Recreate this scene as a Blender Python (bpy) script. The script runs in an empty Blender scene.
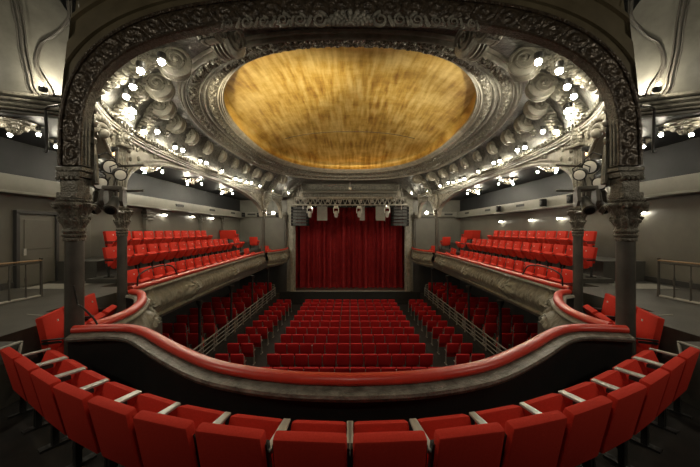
import bpy, bmesh, math, random
from math import sin, cos, pi, sqrt, radians as R
from mathutils import Vector, Matrix, noise

random.seed(7)
CAM = 6.5                       # eye height above the stalls floor
sc = bpy.context.scene
col = sc.collection
T = lambda z: z + CAM           # heights measured from the eye

ORD = ('first second third fourth fifth sixth seventh eighth ninth tenth eleventh twelfth thirteenth '
       'fourteenth fifteenth sixteenth seventeenth eighteenth nineteenth twentieth').split()

# ------------------------------------------------------------------ materials
def mat(name, c, rough=.6, metal=0., c2=None, nscale=4., bump=0., bscale=40., emit=None, estr=0.,
        kind='noise', sheen=0., coat=0., stretch=None, spec=.5):
    m = bpy.data.materials.new(name); m.use_nodes = True
    nt = m.node_tree; N = nt.nodes; L = nt.links
    b = N['Principled BSDF']
    b.inputs['Roughness'].default_value = rough
    b.inputs['Metallic'].default_value = metal
    b.inputs['Specular IOR Level'].default_value = spec
    b.inputs['Base Color'].default_value = (*c, 1)
    if sheen:
        b.inputs['Sheen Weight'].default_value = sheen
        b.inputs['Sheen Tint'].default_value = (*c, 1)
    if coat:
        b.inputs['Coat Weight'].default_value = coat; b.inputs['Coat Roughness'].default_value = .25
    tc = N.new('ShaderNodeTexCoord')
    vec = tc.outputs['Object']
    if stretch:
        mp = N.new('ShaderNodeMapping'); mp.inputs['Scale'].default_value = stretch
        L.new(vec, mp.inputs['Vector']); vec = mp.outputs['Vector']
    if c2:
        n = N.new('ShaderNodeTexNoise'); n.inputs['Scale'].default_value = nscale
        n.inputs['Detail'].default_value = 6; n.inputs['Roughness'].default_value = .65
        L.new(vec, n.inputs['Vector'])
        r = N.new('ShaderNodeValToRGB')
        r.color_ramp.elements[0].position = .35; r.color_ramp.elements[1].position = .68
        r.color_ramp.elements[0].color = (*c, 1); r.color_ramp.elements[1].color = (*c2, 1)
        L.new(n.outputs['Fac'], r.inputs['Fac']); L.new(r.outputs['Color'], b.inputs['Base Color'])
    if bump:
        if kind == 'voronoi':
            t = N.new('ShaderNodeTexVoronoi'); t.feature = 'SMOOTH_F1'; out = t.outputs['Distance']
        else:
            t = N.new('ShaderNodeTexNoise'); t.inputs['Detail'].default_value = 5; out = t.outputs['Fac']
        t.inputs['Scale'].default_value = bscale
        L.new(tc.outputs['Object'], t.inputs['Vector'])
        bp = N.new('ShaderNodeBump'); bp.inputs['Strength'].default_value = bump
        bp.inputs['Distance'].default_value = .02
        L.new(out, bp.inputs['Height']); L.new(bp.outputs['Normal'], b.inputs['Normal'])
    if emit:
        b.inputs['Emission Color'].default_value = (*emit, 1)
        b.inputs['Emission Strength'].default_value = estr
    return m

M = {}
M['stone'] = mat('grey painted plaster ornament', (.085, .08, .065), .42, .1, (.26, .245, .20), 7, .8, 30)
M['stone_pale'] = mat('pale grey plaster', (.17, .16, .13), .5, 0, (.31, .29, .24), 4, .25, 20)  # paler, smoother plaster than the ornament
M['orn'] = mat('shaded relief plaster', (.035, .033, .027), .4, .15, (.20, .19, .155), 9, 1.0, 26, kind='voronoi')  # corbel bodies coloured darker to suggest shaded voids around the volutes
M['volute'] = mat('grey volute plaster', (.12, .113, .09), .42, .1, (.29, .27, .22), 5, .3, 30)
M['front'] = mat('beige grey parapet plaster', (.13, .12, .09), .5, .0, (.25, .235, .18), 5, .6, 30)
M['cove'] = mat('shade-darkened cove plaster', (.018, .018, .016), .42, .1, (.12, .116, .10), 6, 1.0, 14)  # colour darkened to stand in for shade in the gaps between corbels
M['dark_orn'] = mat('dark bronze relief', (.022, .016, .011), .34, .3, (.075, .055, .036), 12, .8, 30, kind='voronoi')
M['band'] = mat('dark ring relief', (.012, .011, .009), .3, .3, (.30, .28, .22), 26, 1.0, 34, kind='voronoi')  # strong mottle stands in for shaded crevices and bright glints of the relief
M['brown'] = mat('olive brown wall paint', (.060, .048, .027), .42, 0, (.10, .082, .048), 2)
M['iron'] = mat('dark painted iron', (.055, .050, .042), .45, .2, (.085, .078, .066), 3, .2, 60)
M['iron_orn'] = mat('aged iron capital', (.07, .062, .048), .45, .2, (.16, .145, .115), 14, .8, 40, kind='voronoi')
M['wall'] = mat('grey olive wall paint', (.105, .10, .082), .42, 0, (.135, .128, .105), 1.2, .05, 30)
M['wall_dark'] = mat('charcoal wall paint', (.030, .029, .028), .5, 0, (.045, .043, .04), 1.5)
M['gceil'] = mat('black gallery ceiling gloss', (.006, .0065, .007), .5, 0, (.013, .0135, .0145), 2, spec=.2)
M['beam'] = mat('pale grey beam paint', (.15, .145, .12), .5, 0, (.19, .18, .15), 2)
M['vault'] = mat('pale vault plaster', (.075, .073, .06), .42, 0, (.17, .165, .14), .9, .1, 8)
M['floor'] = mat('worn dark floor', (.050, .047, .040), .5, 0, (.085, .08, .068), 1.5, .2, 30)
M['black'] = mat('matt black paint', (.006, .006, .006), .6, 0, (.012, .011, .010), 3)
M['carpet'] = mat('black carpet', (.006, .005, .004), .95, 0, (.016, .012, .009), 5)
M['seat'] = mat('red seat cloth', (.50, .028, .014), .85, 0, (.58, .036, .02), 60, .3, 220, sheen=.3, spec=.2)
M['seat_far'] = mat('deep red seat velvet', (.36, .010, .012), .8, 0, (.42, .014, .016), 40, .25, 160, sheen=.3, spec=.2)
M['rail'] = mat('red padded leather', (.52, .032, .016), .38, 0, (.60, .045, .022), 5, .15, 50, coat=.25)
M['metal'] = mat('pale grey metal', (.42, .41, .38), .4, .4, (.50, .49, .45), 10)
M['railing'] = mat('grey painted railing', (.22, .215, .19), .45, .3, (.30, .29, .25), 10)
M['wood'] = mat('worn wooden handrail', (.22, .13, .06), .5, 0, (.32, .20, .10), 12)
M['curtain'] = mat('dark red velvet', (.15, .005, .006), .75, 0, (.22, .009, .010), 3, .1, 40, sheen=.4, spec=.25)
M['spk'] = mat('black speaker grille', (.004, .004, .004), .8, 0, (.009, .009, .009), 30, .3, 150, spec=.15)
M['panel'] = mat('pale acoustic panel', (.20, .20, .18), .6, 0, (.26, .255, .23), 8)
M['fix'] = mat('black fixture shell', (.012, .012, .012), .45, .1, (.028, .027, .025), 12)
M['lens'] = mat('cream lens glass', (.62, .58, .45), .15, 0, (.5, .47, .38), 8, emit=(1, .9, .7), estr=.06)  # faint emission stands in for light reflected by the lenses
M['truss'] = mat('dull aluminium truss', (.26, .25, .22), .4, .4, (.38, .37, .33), 12)
M['edge'] = mat('pale stage nosing', (.34, .33, .29), .6, 0, (.44, .42, .37), 8)
M['stage'] = mat('dark stage boards', (.03, .022, .016), .5, 0, (.06, .042, .028), 3)
M['bulb'] = mat('glowing lamp', (1, 1, 1), .3, emit=(1, .91, .70), estr=80)
M['bulb_rose'] = mat('glowing gallery lamp', (1, 1, 1), .3, emit=(1, .92, .72), estr=300)
M['bulb_near'] = mat('glowing near gallery lamp', (1, 1, 1), .3, emit=(1, .92, .72), estr=60)
M['tube'] = mat('glowing wall lamp', (1, 1, 1), .3, emit=(1, .93, .76), estr=16)
M['glow_orange'] = mat('warm tungsten lamp', (1, .6, .3), .3, emit=(1, .42, .12), estr=4)
M['tag'] = mat('white enamel number tag', (.7, .7, .66), .3)
M['sign'] = mat('pale notice', (.55, .5, .38), .5)

def gold_mat():
    m = bpy.data.materials.new('brushed gold leaf'); m.use_nodes = True
    nt = m.node_tree; N = nt.nodes; L = nt.links; b = N['Principled BSDF']
    tc = N.new('ShaderNodeTexCoord')
    mp = N.new('ShaderNodeMapping'); mp.inputs['Scale'].default_value = (5.5, .55, 1)
    L.new(tc.outputs['Object'], mp.inputs['Vector'])
    n1 = N.new('ShaderNodeTexNoise'); n1.inputs['Scale'].default_value = 1.0; n1.inputs['Detail'].default_value = 8
    L.new(mp.outputs['Vector'], n1.inputs['Vector'])
    mp2 = N.new('ShaderNodeMapping'); mp2.inputs['Scale'].default_value = (.30, .42, 1)
    L.new(tc.outputs['Object'], mp2.inputs['Vector'])
    n2 = N.new('ShaderNodeTexNoise'); n2.inputs['Scale'].default_value = 1.6; n2.inputs['Detail'].default_value = 8
    n2.inputs['Roughness'].default_value = .7
    L.new(mp2.outputs['Vector'], n2.inputs['Vector'])
    mx = N.new('ShaderNodeMath'); mx.operation = 'MULTIPLY_ADD'; mx.inputs[1].default_value = .5
    L.new(n1.outputs['Fac'], mx.inputs[0])
    m2 = N.new('ShaderNodeMath'); m2.operation = 'MULTIPLY'; m2.inputs[1].default_value = .5
    L.new(n2.outputs['Fac'], m2.inputs[0]); L.new(m2.outputs[0], mx.inputs[2])
    r = N.new('ShaderNodeValToRGB'); e = r.color_ramp.elements
    e[0].position = .36; e[0].color = (.30, .15, .03, 1)
    e[1].position = .62; e[1].color = (.80, .60, .22, 1)
    x = e.new(.48); x.color = (.58, .37, .08, 1)
    L.new(mx.outputs[0], r.inputs['Fac']); L.new(r.outputs['Color'], b.inputs['Base Color'])
    b.inputs['Metallic'].default_value = .55; b.inputs['Roughness'].default_value = .45
    bp = N.new('ShaderNodeBump'); bp.inputs['Strength'].default_value = .25; bp.inputs['Distance'].default_value = .03
    L.new(mx.outputs[0], bp.inputs['Height']); L.new(bp.outputs['Normal'], b.inputs['Normal'])
    return m
M['gold'] = gold_mat()

# ------------------------------------------------------------------ mesh helpers
class G:
    def __init__(s): s.v = []; s.f = []
    def add(s, vs, fs):
        k = len(s.v); s.v += [tuple(p) for p in vs]; s.f += [tuple(i + k for i in f) for f in fs]; return s
    def box(s, c, d, rot=None, ch=0.):
        """box centred at c with size d, chamfered by ch"""
        hx, hy, hz = d[0] / 2, d[1] / 2, d[2] / 2
        c = Vector(c)
        if ch <= 0:
            P = [Vector((x, y, z)) for x in (-hx, hx) for y in (-hy, hy) for z in (-hz, hz)]
            F = [(0, 1, 3, 2), (4, 6, 7, 5), (0, 4, 5, 1), (2, 3, 7, 6), (0, 2, 6, 4), (1, 5, 7, 3)]
        else:
            bm = bmesh.new(); bmesh.ops.create_cube(bm, size=1)
            for v in bm.verts: v.co = Vector((v.co.x * d[0], v.co.y * d[1], v.co.z * d[2]))
            bmesh.ops.bevel(bm, geom=bm.edges[:], offset=ch, segments=2, profile=.6, affect='EDGES')
            bm.verts.ensure_lookup_table()
            P = [v.co.copy() for v in bm.verts]; F = [[v.index for v in f.verts] for f in bm.faces]; bm.free()
        if rot is not None: P = [rot @ p for p in P]
        return s.add([p + c for p in P], F)
    def grid(s, f, nu, nv, cu=False, flip=False):
        k = len(s.v)
        U = nu if cu else nu + 1
        for i in range(U):
            for j in range(nv + 1):
                s.v.append(tuple(f(i / nu, j / nv)))
        for i in range(nu):
            for j in range(nv):
                a = k + i * (nv + 1) + j; b = k + ((i + 1) % U) * (nv + 1) + j
                q = (a, b, b + 1, a + 1)
                s.f.append(q[::-1] if flip else q)
        return s
    def tube(s, path, r, n=8, closed=False, caps=True, sq=None):
        P = [Vector(p) for p in path]; k0 = len(s.v); m = len(P)
        up = Vector((0, 0, 1))
        for i, p in enumerate(P):
            if closed: t = (P[(i + 1) % m] - P[i - 1])
            else: t = P[min(i + 1, m - 1)] - P[max(i - 1, 0)]
            t.normalize()
            a = t.cross(up)
            if a.length < .05: a = t.cross(Vector((0, 1, 0)))
            a.normalize(); b = a.cross(t)
            rr = r(i / (m - 1)) if callable(r) else r
            for j in range(n):
                th = 2 * pi * (j + .5) / n
                s.v.append(tuple(p + a * cos(th) * rr * (sq[0] if sq else 1) + b * sin(th) * rr * (sq[1] if sq else 1)))
        for i in range(m if closed else m - 1):
            for j in range(n):
                a = k0 + i * n + j; b = k0 + i * n + (j + 1) % n
                c = k0 + ((i + 1) % m) * n + j; d = k0 + ((i + 1) % m) * n + (j + 1) % n
                s.f.append((a, c, d, b))
        if caps and not closed:
            s.f.append(tuple(k0 + j for j in range(n))); s.f.append(tuple(k0 + (m - 1) * n + j for j in range(n))[::-1])
        return s
    def lathe(s, prof, n=24, c=(0, 0, 0), mod=None, rot=None):
        """prof: list of (r, z)"""
        k = len(s.v); c = Vector(c)
        for (r, z) in prof:
            for j in range(n):
                th = 2 * pi * j / n
                rr = r * (mod(th, z) if mod else 1)
                p = Vector((rr * cos(th), rr * sin(th), z))
                if rot is not None: p = rot @ p
                s.v.append(tuple(p + c))
        for i in range(len(prof) - 1):
            for j in range(n):
                a = k + i * n + j; b = k + i * n + (j + 1) % n
                s.f.append((a, b, b + n, a + n))
        s.f.append(tuple(k + j for j in range(n))[::-1])
        s.f.append(tuple(k + (len(prof) - 1) * n + j for j in range(n)))
        return s
    def prism(s, out, w, frame=None):
        """outline in the y-z plane, thickness w along x"""
        n = len(out); k = len(s.v)
        for x in (-w / 2, w / 2):
            for (y, z) in out:
                p = Vector((x, y, z)); s.v.append(tuple(frame @ p if frame is not None else p))
        s.f.append(tuple(k + i for i in range(n))[::-1]); s.f.append(tuple(k + n + i for i in range(n)))
        for i in range(n):
            j = (i + 1) % n
            s.f.append((k + i, k + j, k + n + j, k + n + i))
        return s
    def ball(s, c, r, n=10, m=6, sc=(1, 1, 1)):
        pr = [(max(.001, sin(pi * i / m)), -cos(pi * i / m)) for i in range(m + 1)]
        k = len(s.v); s.lathe(pr, n)
        for i in range(k, len(s.v)):
            x, y, z = s.v[i]; s.v[i] = (c[0] + x * r * sc[0], c[1] + y * r * sc[1], c[2] + z * r * sc[2])
        return s
    def mesh(s, name, m, smooth=False):
        me = bpy.data.meshes.new(name); me.from_pydata(s.v, [], s.f); me.validate()
        me.materials.append(M[m] if isinstance(m, str) else m)
        if smooth:
            bm = bmesh.new(); bm.from_mesh(me)
            for f in bm.faces: f.smooth = True
            for e in bm.edges:
                if len(e.link_faces) == 2 and e.calc_face_angle(0) > R(38): e.smooth = False
            bm.to_mesh(me); bm.free()
        return me
    def obj(s, name, m, parent=None, smooth=True, loc=(0, 0, 0)):
        o = bpy.data.objects.new(name, s.mesh(name, m, smooth)); col.objects.link(o); o.location = loc
        if parent: o.parent = parent
        return o

def tag(o, label, cat, group=None, kind=None):
    o['label'] = label; o['category'] = cat
    if group: o['group'] = group
    if kind: o['kind'] = kind
    n = len(label.split()); (4 <= n <= 16) or print('LABELLEN', n, label)
    return o
def thing(name, label, cat, loc=(0, 0, 0), rz=0, group=None, kind=None):
    o = bpy.data.objects.new(name, None); col.objects.link(o); o.empty_display_size = .2
    o.location = loc; o.rotation_euler = (0, 0, rz)
    return tag(o, label, cat, group, kind)
def struct(o): o['kind'] = 'structure'; return o
def dup(root, label, loc, rz, group=None, rot=None):
    r = root.copy(); col.objects.link(r); r.location = loc; r.rotation_euler = rot or (0, 0, rz)
    r['label'] = label; n = len(label.split()); (4 <= n <= 16) or print('LABELLEN', n, label)
    if group: r['group'] = group
    for ch in list(root.children):
        c = ch.copy(); col.objects.link(c); c.parent = r
        for g in ch.children:
            d = g.copy(); col.objects.link(d); d.parent = c
    return r

def catmull(P, k=8):
    P = [Vector(p) for p in P]; out = []
    Q = [P[0] * 2 - P[1]] + P + [P[-1] * 2 - P[-2]]
    for i in range(1, len(Q) - 2):
        p0, p1, p2, p3 = Q[i - 1], Q[i], Q[i + 1], Q[i + 2]
        for j in range(k):
            t = j / k
            out.append(.5 * ((2 * p1) + (p2 - p0) * t + (2 * p0 - 5 * p1 + 4 * p2 - p3) * t * t + (3 * p1 - p0 - 3 * p2 + p3) * t ** 3))
    out.append(P[-1]); return out
def resample(P, step):
    P = [Vector(p) for p in P]; L = [0]
    for a, b in zip(P, P[1:]): L.append(L[-1] + (b - a).length)
    n = max(2, int(L[-1] / step)); out = []; k = 0
    for i in range(n + 1):
        d = L[-1] * i / n
        while k < len(P) - 2 and L[k + 1] < d: k += 1
        t = (d - L[k]) / max(1e-9, L[k + 1] - L[k]); out.append(P[k].lerp(P[k + 1], t))
    return out, L[-1]

def spiral_pts(c, r0, turns, sgn=1, a0=0., n=60, shrink=.86):
    out = []
    for i in range(n + 1):
        t = i / n; r = r0 * (1 - shrink * t); a = a0 + sgn * turns * 2 * pi * t
        out.append((c[0] + r * cos(a), c[1] + r * sin(a)))
    return out
def nz(x, y, z=0., s=1.): return noise.noise(Vector((x * s, y * s, z * s)))
def rinceau(u, v, per=.5, w=1.):
    """scrolling foliage relief on a band: u metres along, v 0..1 across; returns 0..1"""
    k = math.floor(u / per); x = (u / per - k - .5) * 2; y = (v - .5) * 2
    if k % 2: y = -y
    y += .15; r = sqrt(x * x + y * y * .9); th = math.atan2(y, x)
    sp = .5 + .5 * cos(th + r * 9.0)
    e = max(0, 1 - max(0, r - .85) / .5)
    leaf = .5 + .5 * nz(u * 11, v * 5, 3)
    return (.62 * sp * e + .38 * leaf) * min(1, 6 * v, 6 * (1 - v))

def sup(a, b, cy, n, ph):
    """superellipse, ph 0 = end near the camera, pi/2 = left side, pi = stage end"""
    s_, c_ = sin(ph), cos(ph)
    return Vector((-a * math.copysign(abs(s_) ** (2 / n), s_), cy - b * math.copysign(abs(c_) ** (2 / n), c_), 0))

def XWO(y): return 6.6 * max(0, 1 - abs((y - 14.8) / 10.5) ** 3.4) ** (1 / 3.4)
def XW(y): return max(XWO(y), 6.25 - (y - 20) * .11) if y > 20 else XWO(y)
# =================================================================== SETTING
# stalls floor, sloping down to the stage
def zf(y): return .62 - .0455 * (y - 10.8)
g = G().add([(-10, 2, zf(2)), (10, 2, zf(2)), (10, 26.5, zf(26.5) + .0), (-10, 26.5, zf(26.5))], [(0, 1, 2, 3)])
g.add([(-10, 2, -.6), (10, 2, -.6), (10, 26.5, -.6), (-10, 26.5, -.6)], [(3, 2, 1, 0)])
struct(g.obj('floor', 'carpet', smooth=False))
WX, FY = 9.75, 26.5
for sx, nm in ((-1, 'left'), (1, 'right')):
    g = G()
    g.box((sx * (WX + .1), 14.5, 4.9), (.2, 24.6, 10.2))
    w = struct(g.obj('wall_' + nm, 'wall', smooth=False))
    # dark lower wall lining of the stalls
    struct(G().box((sx * (WX - .01), 16, 1.9), (.02, 20.8, 3.7)).obj('trim_1' if sx < 0 else 'trim_2', 'wall_dark', smooth=False))
    # black upper wall above the beam
    struct(G().box((sx * (WX - .012), 14.5, T(2.07)), (.025, 24, 1.0)).obj('trim_3' if sx < 0 else 'trim_4', 'gceil', smooth=False))
    # far wall beside the proscenium
    g = G().box((sx * (5.55 + (WX - 5.55) / 2), FY + .1, 5.3), (WX - 5.55, .2, 10.6))
    struct(g.obj('wall_far_' + nm, 'wall', smooth=False))
    struct(G().box((sx * (5.6 + (WX - 5.6) / 2), FY - .012, 1.9), (WX - 5.6, .02, 3.6)).obj('trim_5' if sx < 0 else 'trim_6', 'wall_dark', smooth=False))
    # gallery ceiling
    g = G()
    def gc(u, v, z):
        y = 6.16 + 20.3 * u; x = (XW(min(y, 24.8)) + .1) * (1 - v) + WX * v
        y -= max(0, x - 5.7) * .42 * (1 - u) ** 6
        return (sx * x, y, T(z))
    g.grid(lambda u, v: gc(u, v, 2.58), 60, 4, flip=sx > 0)
    g.grid(lambda u, v: gc(u, v, 2.70), 60, 4, flip=sx < 0)
    struct(g.obj('ceiling_gallery_' + nm, 'gceil', smooth=False))

# tiered gallery floors
for sx, nm in ((-1, 'left'), (1, 'right')):
    g = G()
    def slab(x0, x1, y0, y1, z0, z1): g.box((sx * (x0 + x1) / 2, (y0 + y1) / 2, (z0 + z1) / 2), (x1 - x0, y1 - y0, z1 - z0))
    slab(6.02, 7.42, 8.9, 26.48, 3.75, 4.20)
    slab(7.42, 8.36, 9.5, 26.48, 3.75, 4.93)
    slab(8.36, 9.74, 9.9, 26.48, 3.75, 5.45)
    struct(g.obj('floor_gallery_' + nm, 'floor', smooth=False))
    g = G()
    slab(6.3, 9.74, 2.0, 8.9, 3.75, 4.8)
    slab(7.42, 9.74, 8.9, 9.5, 3.75, 4.8)
    slab(8.36, 9.74, 9.5, 9.9, 3.75, 4.8)
    slab(5.55, 6.3, 4.55, 6.2, 3.75, 4.8)
    slab(4.95, 6.3, -1.0, 4.55, 3.75, 4.8)
    slab(6.3, 9.74, -1.0, 2.0, 3.75, 4.8)
    slab(4.6, 5.55, 4.55, 6.2, 3.6, 4.05)
    slab(5.0, 6.3, 6.2, 8.0, 3.6, 4.05)
    struct(g.obj('floor_promenade_' + nm, 'floor', smooth=False))
    # pale step nosings
    g = G()
    g.tube([(sx * 4.96, 1.5, 4.81), (sx * 4.96, 4.5, 4.81)], .018, 6)
    g.tube([(sx * 6.4, 5.95, 4.81), (sx * 5.4, 5.8, 4.81)], .012, 6)
    g.tube([(sx * 4.98, 4.55, 4.80), (sx * 4.66, 4.15, 4.42)], .02, 6)
    struct(g.obj('trim_7' if sx < 0 else 'trim_8', 'edge'))

# balcony floor in front of the camera (follows the parapet)
RA = [(0, 3.2), (.65, 3.25), (1.25, 3.4), (1.74, 3.62), (2.44, 4.1), (3.2, 4.68), (3.64, 4.87), (4.1, 4.86), (4.42, 4.80)]
RAr = catmull([(x, y, 0) for x, y in RA], 8)
RAfull = [Vector((-p.x, p.y, 0)) for p in RAr[::-1]] + RAr[1:]
pts = [(p.x, p.y + .12) for p in RAfull]
out = [(-4.95, 4.5)] + [(-4.95, -1)] + [(4.95, -1), (4.95, 4.5)] + [(x, y) for x, y in pts[::-1]]
g = G(); n = len(out)
g.add([(x, y, 3.95) for x, y in out] + [(x, y, 3.7) for x, y in out],
      [tuple(range(n)), tuple(range(n, 2 * n))[::-1]] + [(i, (i + 1) % n, n + (i + 1) % n, n + i) for i in range(n)])
struct(g.obj('floor_balcony', 'carpet', smooth=False))

# ------------------------------------------------------------------ parapets
def sweep(g, path, prof, side=1, relief=None):
    """prof: list (offset to the hall side, z). side=+1: hall lies to the left of the path direction."""
    m = len(path); N_ = []
    for i in range(m):
        t = path[min(i + 1, m - 1)] - path[max(i - 1, 0)]; t.z = 0; t.normalize()
        N_.append(Vector((-t.y, t.x, 0)) * side)
    L = [0]
    for a, b in zip(path, path[1:]): L.append(L[-1] + (b - a).length)
    k = len(g.v); P = len(prof)
    for i in range(m):
        for j, (o, z) in enumerate(prof):
            oo = o + (relief(L[i], j / (P - 1), z, L[-1]) if relief else 0)
            p = path[i] + N_[i] * oo; g.v.append((p.x, p.y, z))
    for i in range(m - 1):
        for j in range(P - 1):
            a = k + i * P + j
            q = (a, a + P, a + P + 1, a + 1)
            g.f.append(q if side > 0 else q[::-1])

ZR = T(-1.67)           # underside of the padded rail
def smooth_prof(P, k):
    c = catmull([(o, 0, z) for o, z in P], k); return [(p.x, p.z) for p in c]
FRONT = smooth_prof([(.10, ZR - .0), (.13, ZR - .05), (.07, ZR - .10), (.03, ZR - .16), (.06, ZR - .26), (.15, ZR - .45), (.16, ZR - .62),
                     (.07, ZR - .80), (.02, ZR - .88), (.10, ZR - .93), (.05, ZR - 1.0), (-.10, ZR - 1.12), (-.30, ZR - 1.15)], 4)
def front_relief(cart):
    def f(l, v, z, Ltot):
        d = (ZR - z)
        h = 0
        if .2 < d < .78:
            vv = (d - .2) / .58
            h += .055 * rinceau(l, vv, .55) * min(1, vv * 5, (1 - vv) * 5)
        if .08 < d < .16 or .86 < d < .95: h += .012 * (1 if (l * 9) % 1 < .5 else 0)
        for c in cart:
            x = (l - c) / .52; y = (d - .48) / .42; r = sqrt(x * x + y * y)
            if r < 1.2:
                th = math.atan2(y, x)
                h += .21 * max(0, 1 - r / 1.15) ** .6 * (.72 + .28 * cos(9 * th + 6 * r))
        return h
    return f
def rail_tube(parent, path, r=.085, name='padded_rail'):
    g = G(); g.tube([(p.x, p.y, T(-1.60)) for p in path], r, 14, sq=(1.15, .85)); return g.obj(name, 'rail', parent)

# front parapet, just before the camera
pa = thing('balcony_parapet', 'wide curved front parapet with red padded rail across the central balcony', 'parapet', group=None)
path, _ = resample([Vector((p.x, p.y, 0)) for p in RAfull], .08)
rail_tube(pa, path, .072)
g = G()   # path runs left to right: hall (plus y) is on its left
sweep(g, path, [(-.21, ZR - .03), (-.20, ZR + .0), (-.05, ZR + .025), (.10, ZR + .0)], 1)
sweep(g, path, [(-.21, ZR - .03), (-.19, ZR - .07), (-.14, ZR - .08)], -1 * -1)
g.obj('ledge', 'stone', pa)
g = G()
sweep(g, path, [(-.14, ZR - .08), (-.12, ZR - .35), (-.10, 3.95)], 1)
for i in range(len(g.f)): g.f[i] = g.f[i][::-1]
g.obj('inner_panel', 'black', pa)
g = G(); sweep(g, path, FRONT, 1, front_relief([2, 5])); g.obj('front_panel', 'stone', pa)

RB = [(4.30, 4.95), (4.24, 5.3), (4.31, 5.9), (4.60, 6.6), (4.96, 7.15), (5.28, 7.55), (5.62, 7.72)]
RC = [(5.95, 8.12), (5.9, 9.0), (5.95, 10.5), (6.03, 13), (6.13, 17), (6.12, 21.1)]
RD = [(6.05, 21.75), (5.6, 22.6), (5.33, 24.0), (5.3, 25.2), (5.42, 26.1)]
for sx, nm in ((-1, 'left'), (1, 'right')):
    for pts, nm2, cart in ((RB, 'small box parapet with red padded rail between the two near columns on the %s', [2.4]),
                           (RC, 'long %s gallery parapet with ornate relief front and red padded rail', [.35, 3.0, 7.2, 11.3]),
                           (RD, 'short curved parapet beside the stage at the end of the %s gallery', [2.2])):
        p = thing('gallery_parapet', nm2 % nm, 'parapet')
        cp = catmull([(sx * x, y, 0) for x, y in pts], 8)
        path, L_ = resample(cp, .045)
        rp, _ = resample(cp, .15)
        rail_tube(p, rp, .08)
        side = 1 if sx < 0 else -1
        # path runs towards the stage; on the left gallery the hall lies to the right of it
        g = G(); sweep(g, path, FRONT, -side, front_relief(cart)); g.obj('relief_front', 'front', p)
        g = G(); sweep(g, path, [(.10, ZR), (0, ZR + .02), (-.14, ZR), (-.16, ZR - .05)], -side); g.obj('ledge', 'stone_pale', p)
        g = G(); sweep(g, path, [(-.14, ZR - .03), (-.12, ZR - .4), (-.12, 4.21)], -side); g.obj('inner_panel', 'black', p)

# ------------------------------------------------------------------ columns
def column(label, x, y, r, z0, zc, ztop, cap_h=.62, group='cast iron columns of the gallery', big=False, pil=True):
    t = thing('cast_iron_column', label, 'column', (x, y, 0), 0, group, 'thing')
    g = G()
    g.lathe([(r * 1.02, z0), (r, z0 + .2), (r * .97, zc - .05)], 28)
    g.obj('shaft', 'iron', t)
    g = G()
    g.lathe([(r * 1.35, z0), (r * 1.35, z0 + .10), (r * 1.2, z0 + .14), (r * 1.25, z0 + .2), (r * 1.03, z0 + .26)], 28)
    g.obj('base', 'iron', t)
    h = cap_h
    prof = []
    pr = [(1.0, -.12), (1.12, -.11), (1.12, -.04), (1.0, -.02), (1.18, .0), (1.22, .05), (1.06, .08), (1.2, .12), (1.24, .16), (1.08, .2),
          (1.12, .26), (1.3, .36), (1.45, .46), (1.22, .5), (1.3, .6), (1.6, .74), (1.9, .82), (1.95, .88), (1.6, .92), (1.75, .96), (1.75, 1.0)]
    c = catmull([(a, 0, b) for a, b in pr], 3)
    def mod(th, z):
        q = (z - zc) / h
        if q < .22: return 1
        k = 8
        return 1 + (.10 * cos(k * th) + .06 * cos(2 * k * th + q * 9) + .05 * nz(th * 3, z * 14)) * min(1, (q - .2) * 4) * (1 if q < .9 else .4)
    g = G().lathe([(p.x * r, zc + p.z * h) for p in c], 64, mod=mod)
    for k in range(4):      # corner volutes
        a = k * pi / 2 + pi / 4
        g.ball((cos(a) * r * 1.8, sin(a) * r * 1.8, zc + h * .8), r * .34, 8, 6)
        g.ball((cos(a) * r * 1.5, sin(a) * r * 1.5, zc + h * .5), r * .22, 8, 6)
    for k in range(8):
        a = k * pi / 4
        g.ball((cos(a) * r * 1.33, sin(a) * r * 1.33, zc + h * .42), r * .2, 8, 6, (1, 1, 1.5))
    g.obj('capital', 'iron_orn', t)
    return t
LBL = {-1: 'left', 1: 'right'}
for sx in (-1, 1):
    column(f'thick dark column with leafy capital carrying the near arch on the {LBL[sx]}', sx * 4.62, 5.03, .130, 4.05, T(-.12), T(1), .62)
    column(f'second slimmer column behind the near thick one on the {LBL[sx]}', sx * 6.0, 7.9, .112, 4.05, T(-.1), T(1), .66)
    column(f'slender distant column at the stage end of the {LBL[sx]} gallery', sx * 6.2, 21.42, .13, 4.21, T(1.0), T(1.3), .4)
    column(f'thin column touching the proscenium at the {LBL[sx]} of the stage', sx * 5.62, 26.2, .12, 4.21, T(.9), T(1.3), .4)
    # posts below the gallery
    for i, y in enumerate((11.7, 14.8, 18.0, 21.4)):
        t = thing('iron_post', f'thin black post under the {LBL[sx]} gallery, {ORD[i]} from the camera', 'post', (sx * 5.86, y, 0), 0, 'posts under the galleries', 'thing')
        z0 = zf(y) + .0 if False else 1.3
        G().lathe([(.075, z0), (.07, z0 + .1), (.06, z0 + .2), (.055, 3.4), (.06, 3.5)], 14).obj('shaft', 'black', t)
        G().lathe([(.06, 3.5), (.12, 3.62), (.13, 3.74)], 14).obj('cap', 'black', t)

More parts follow.
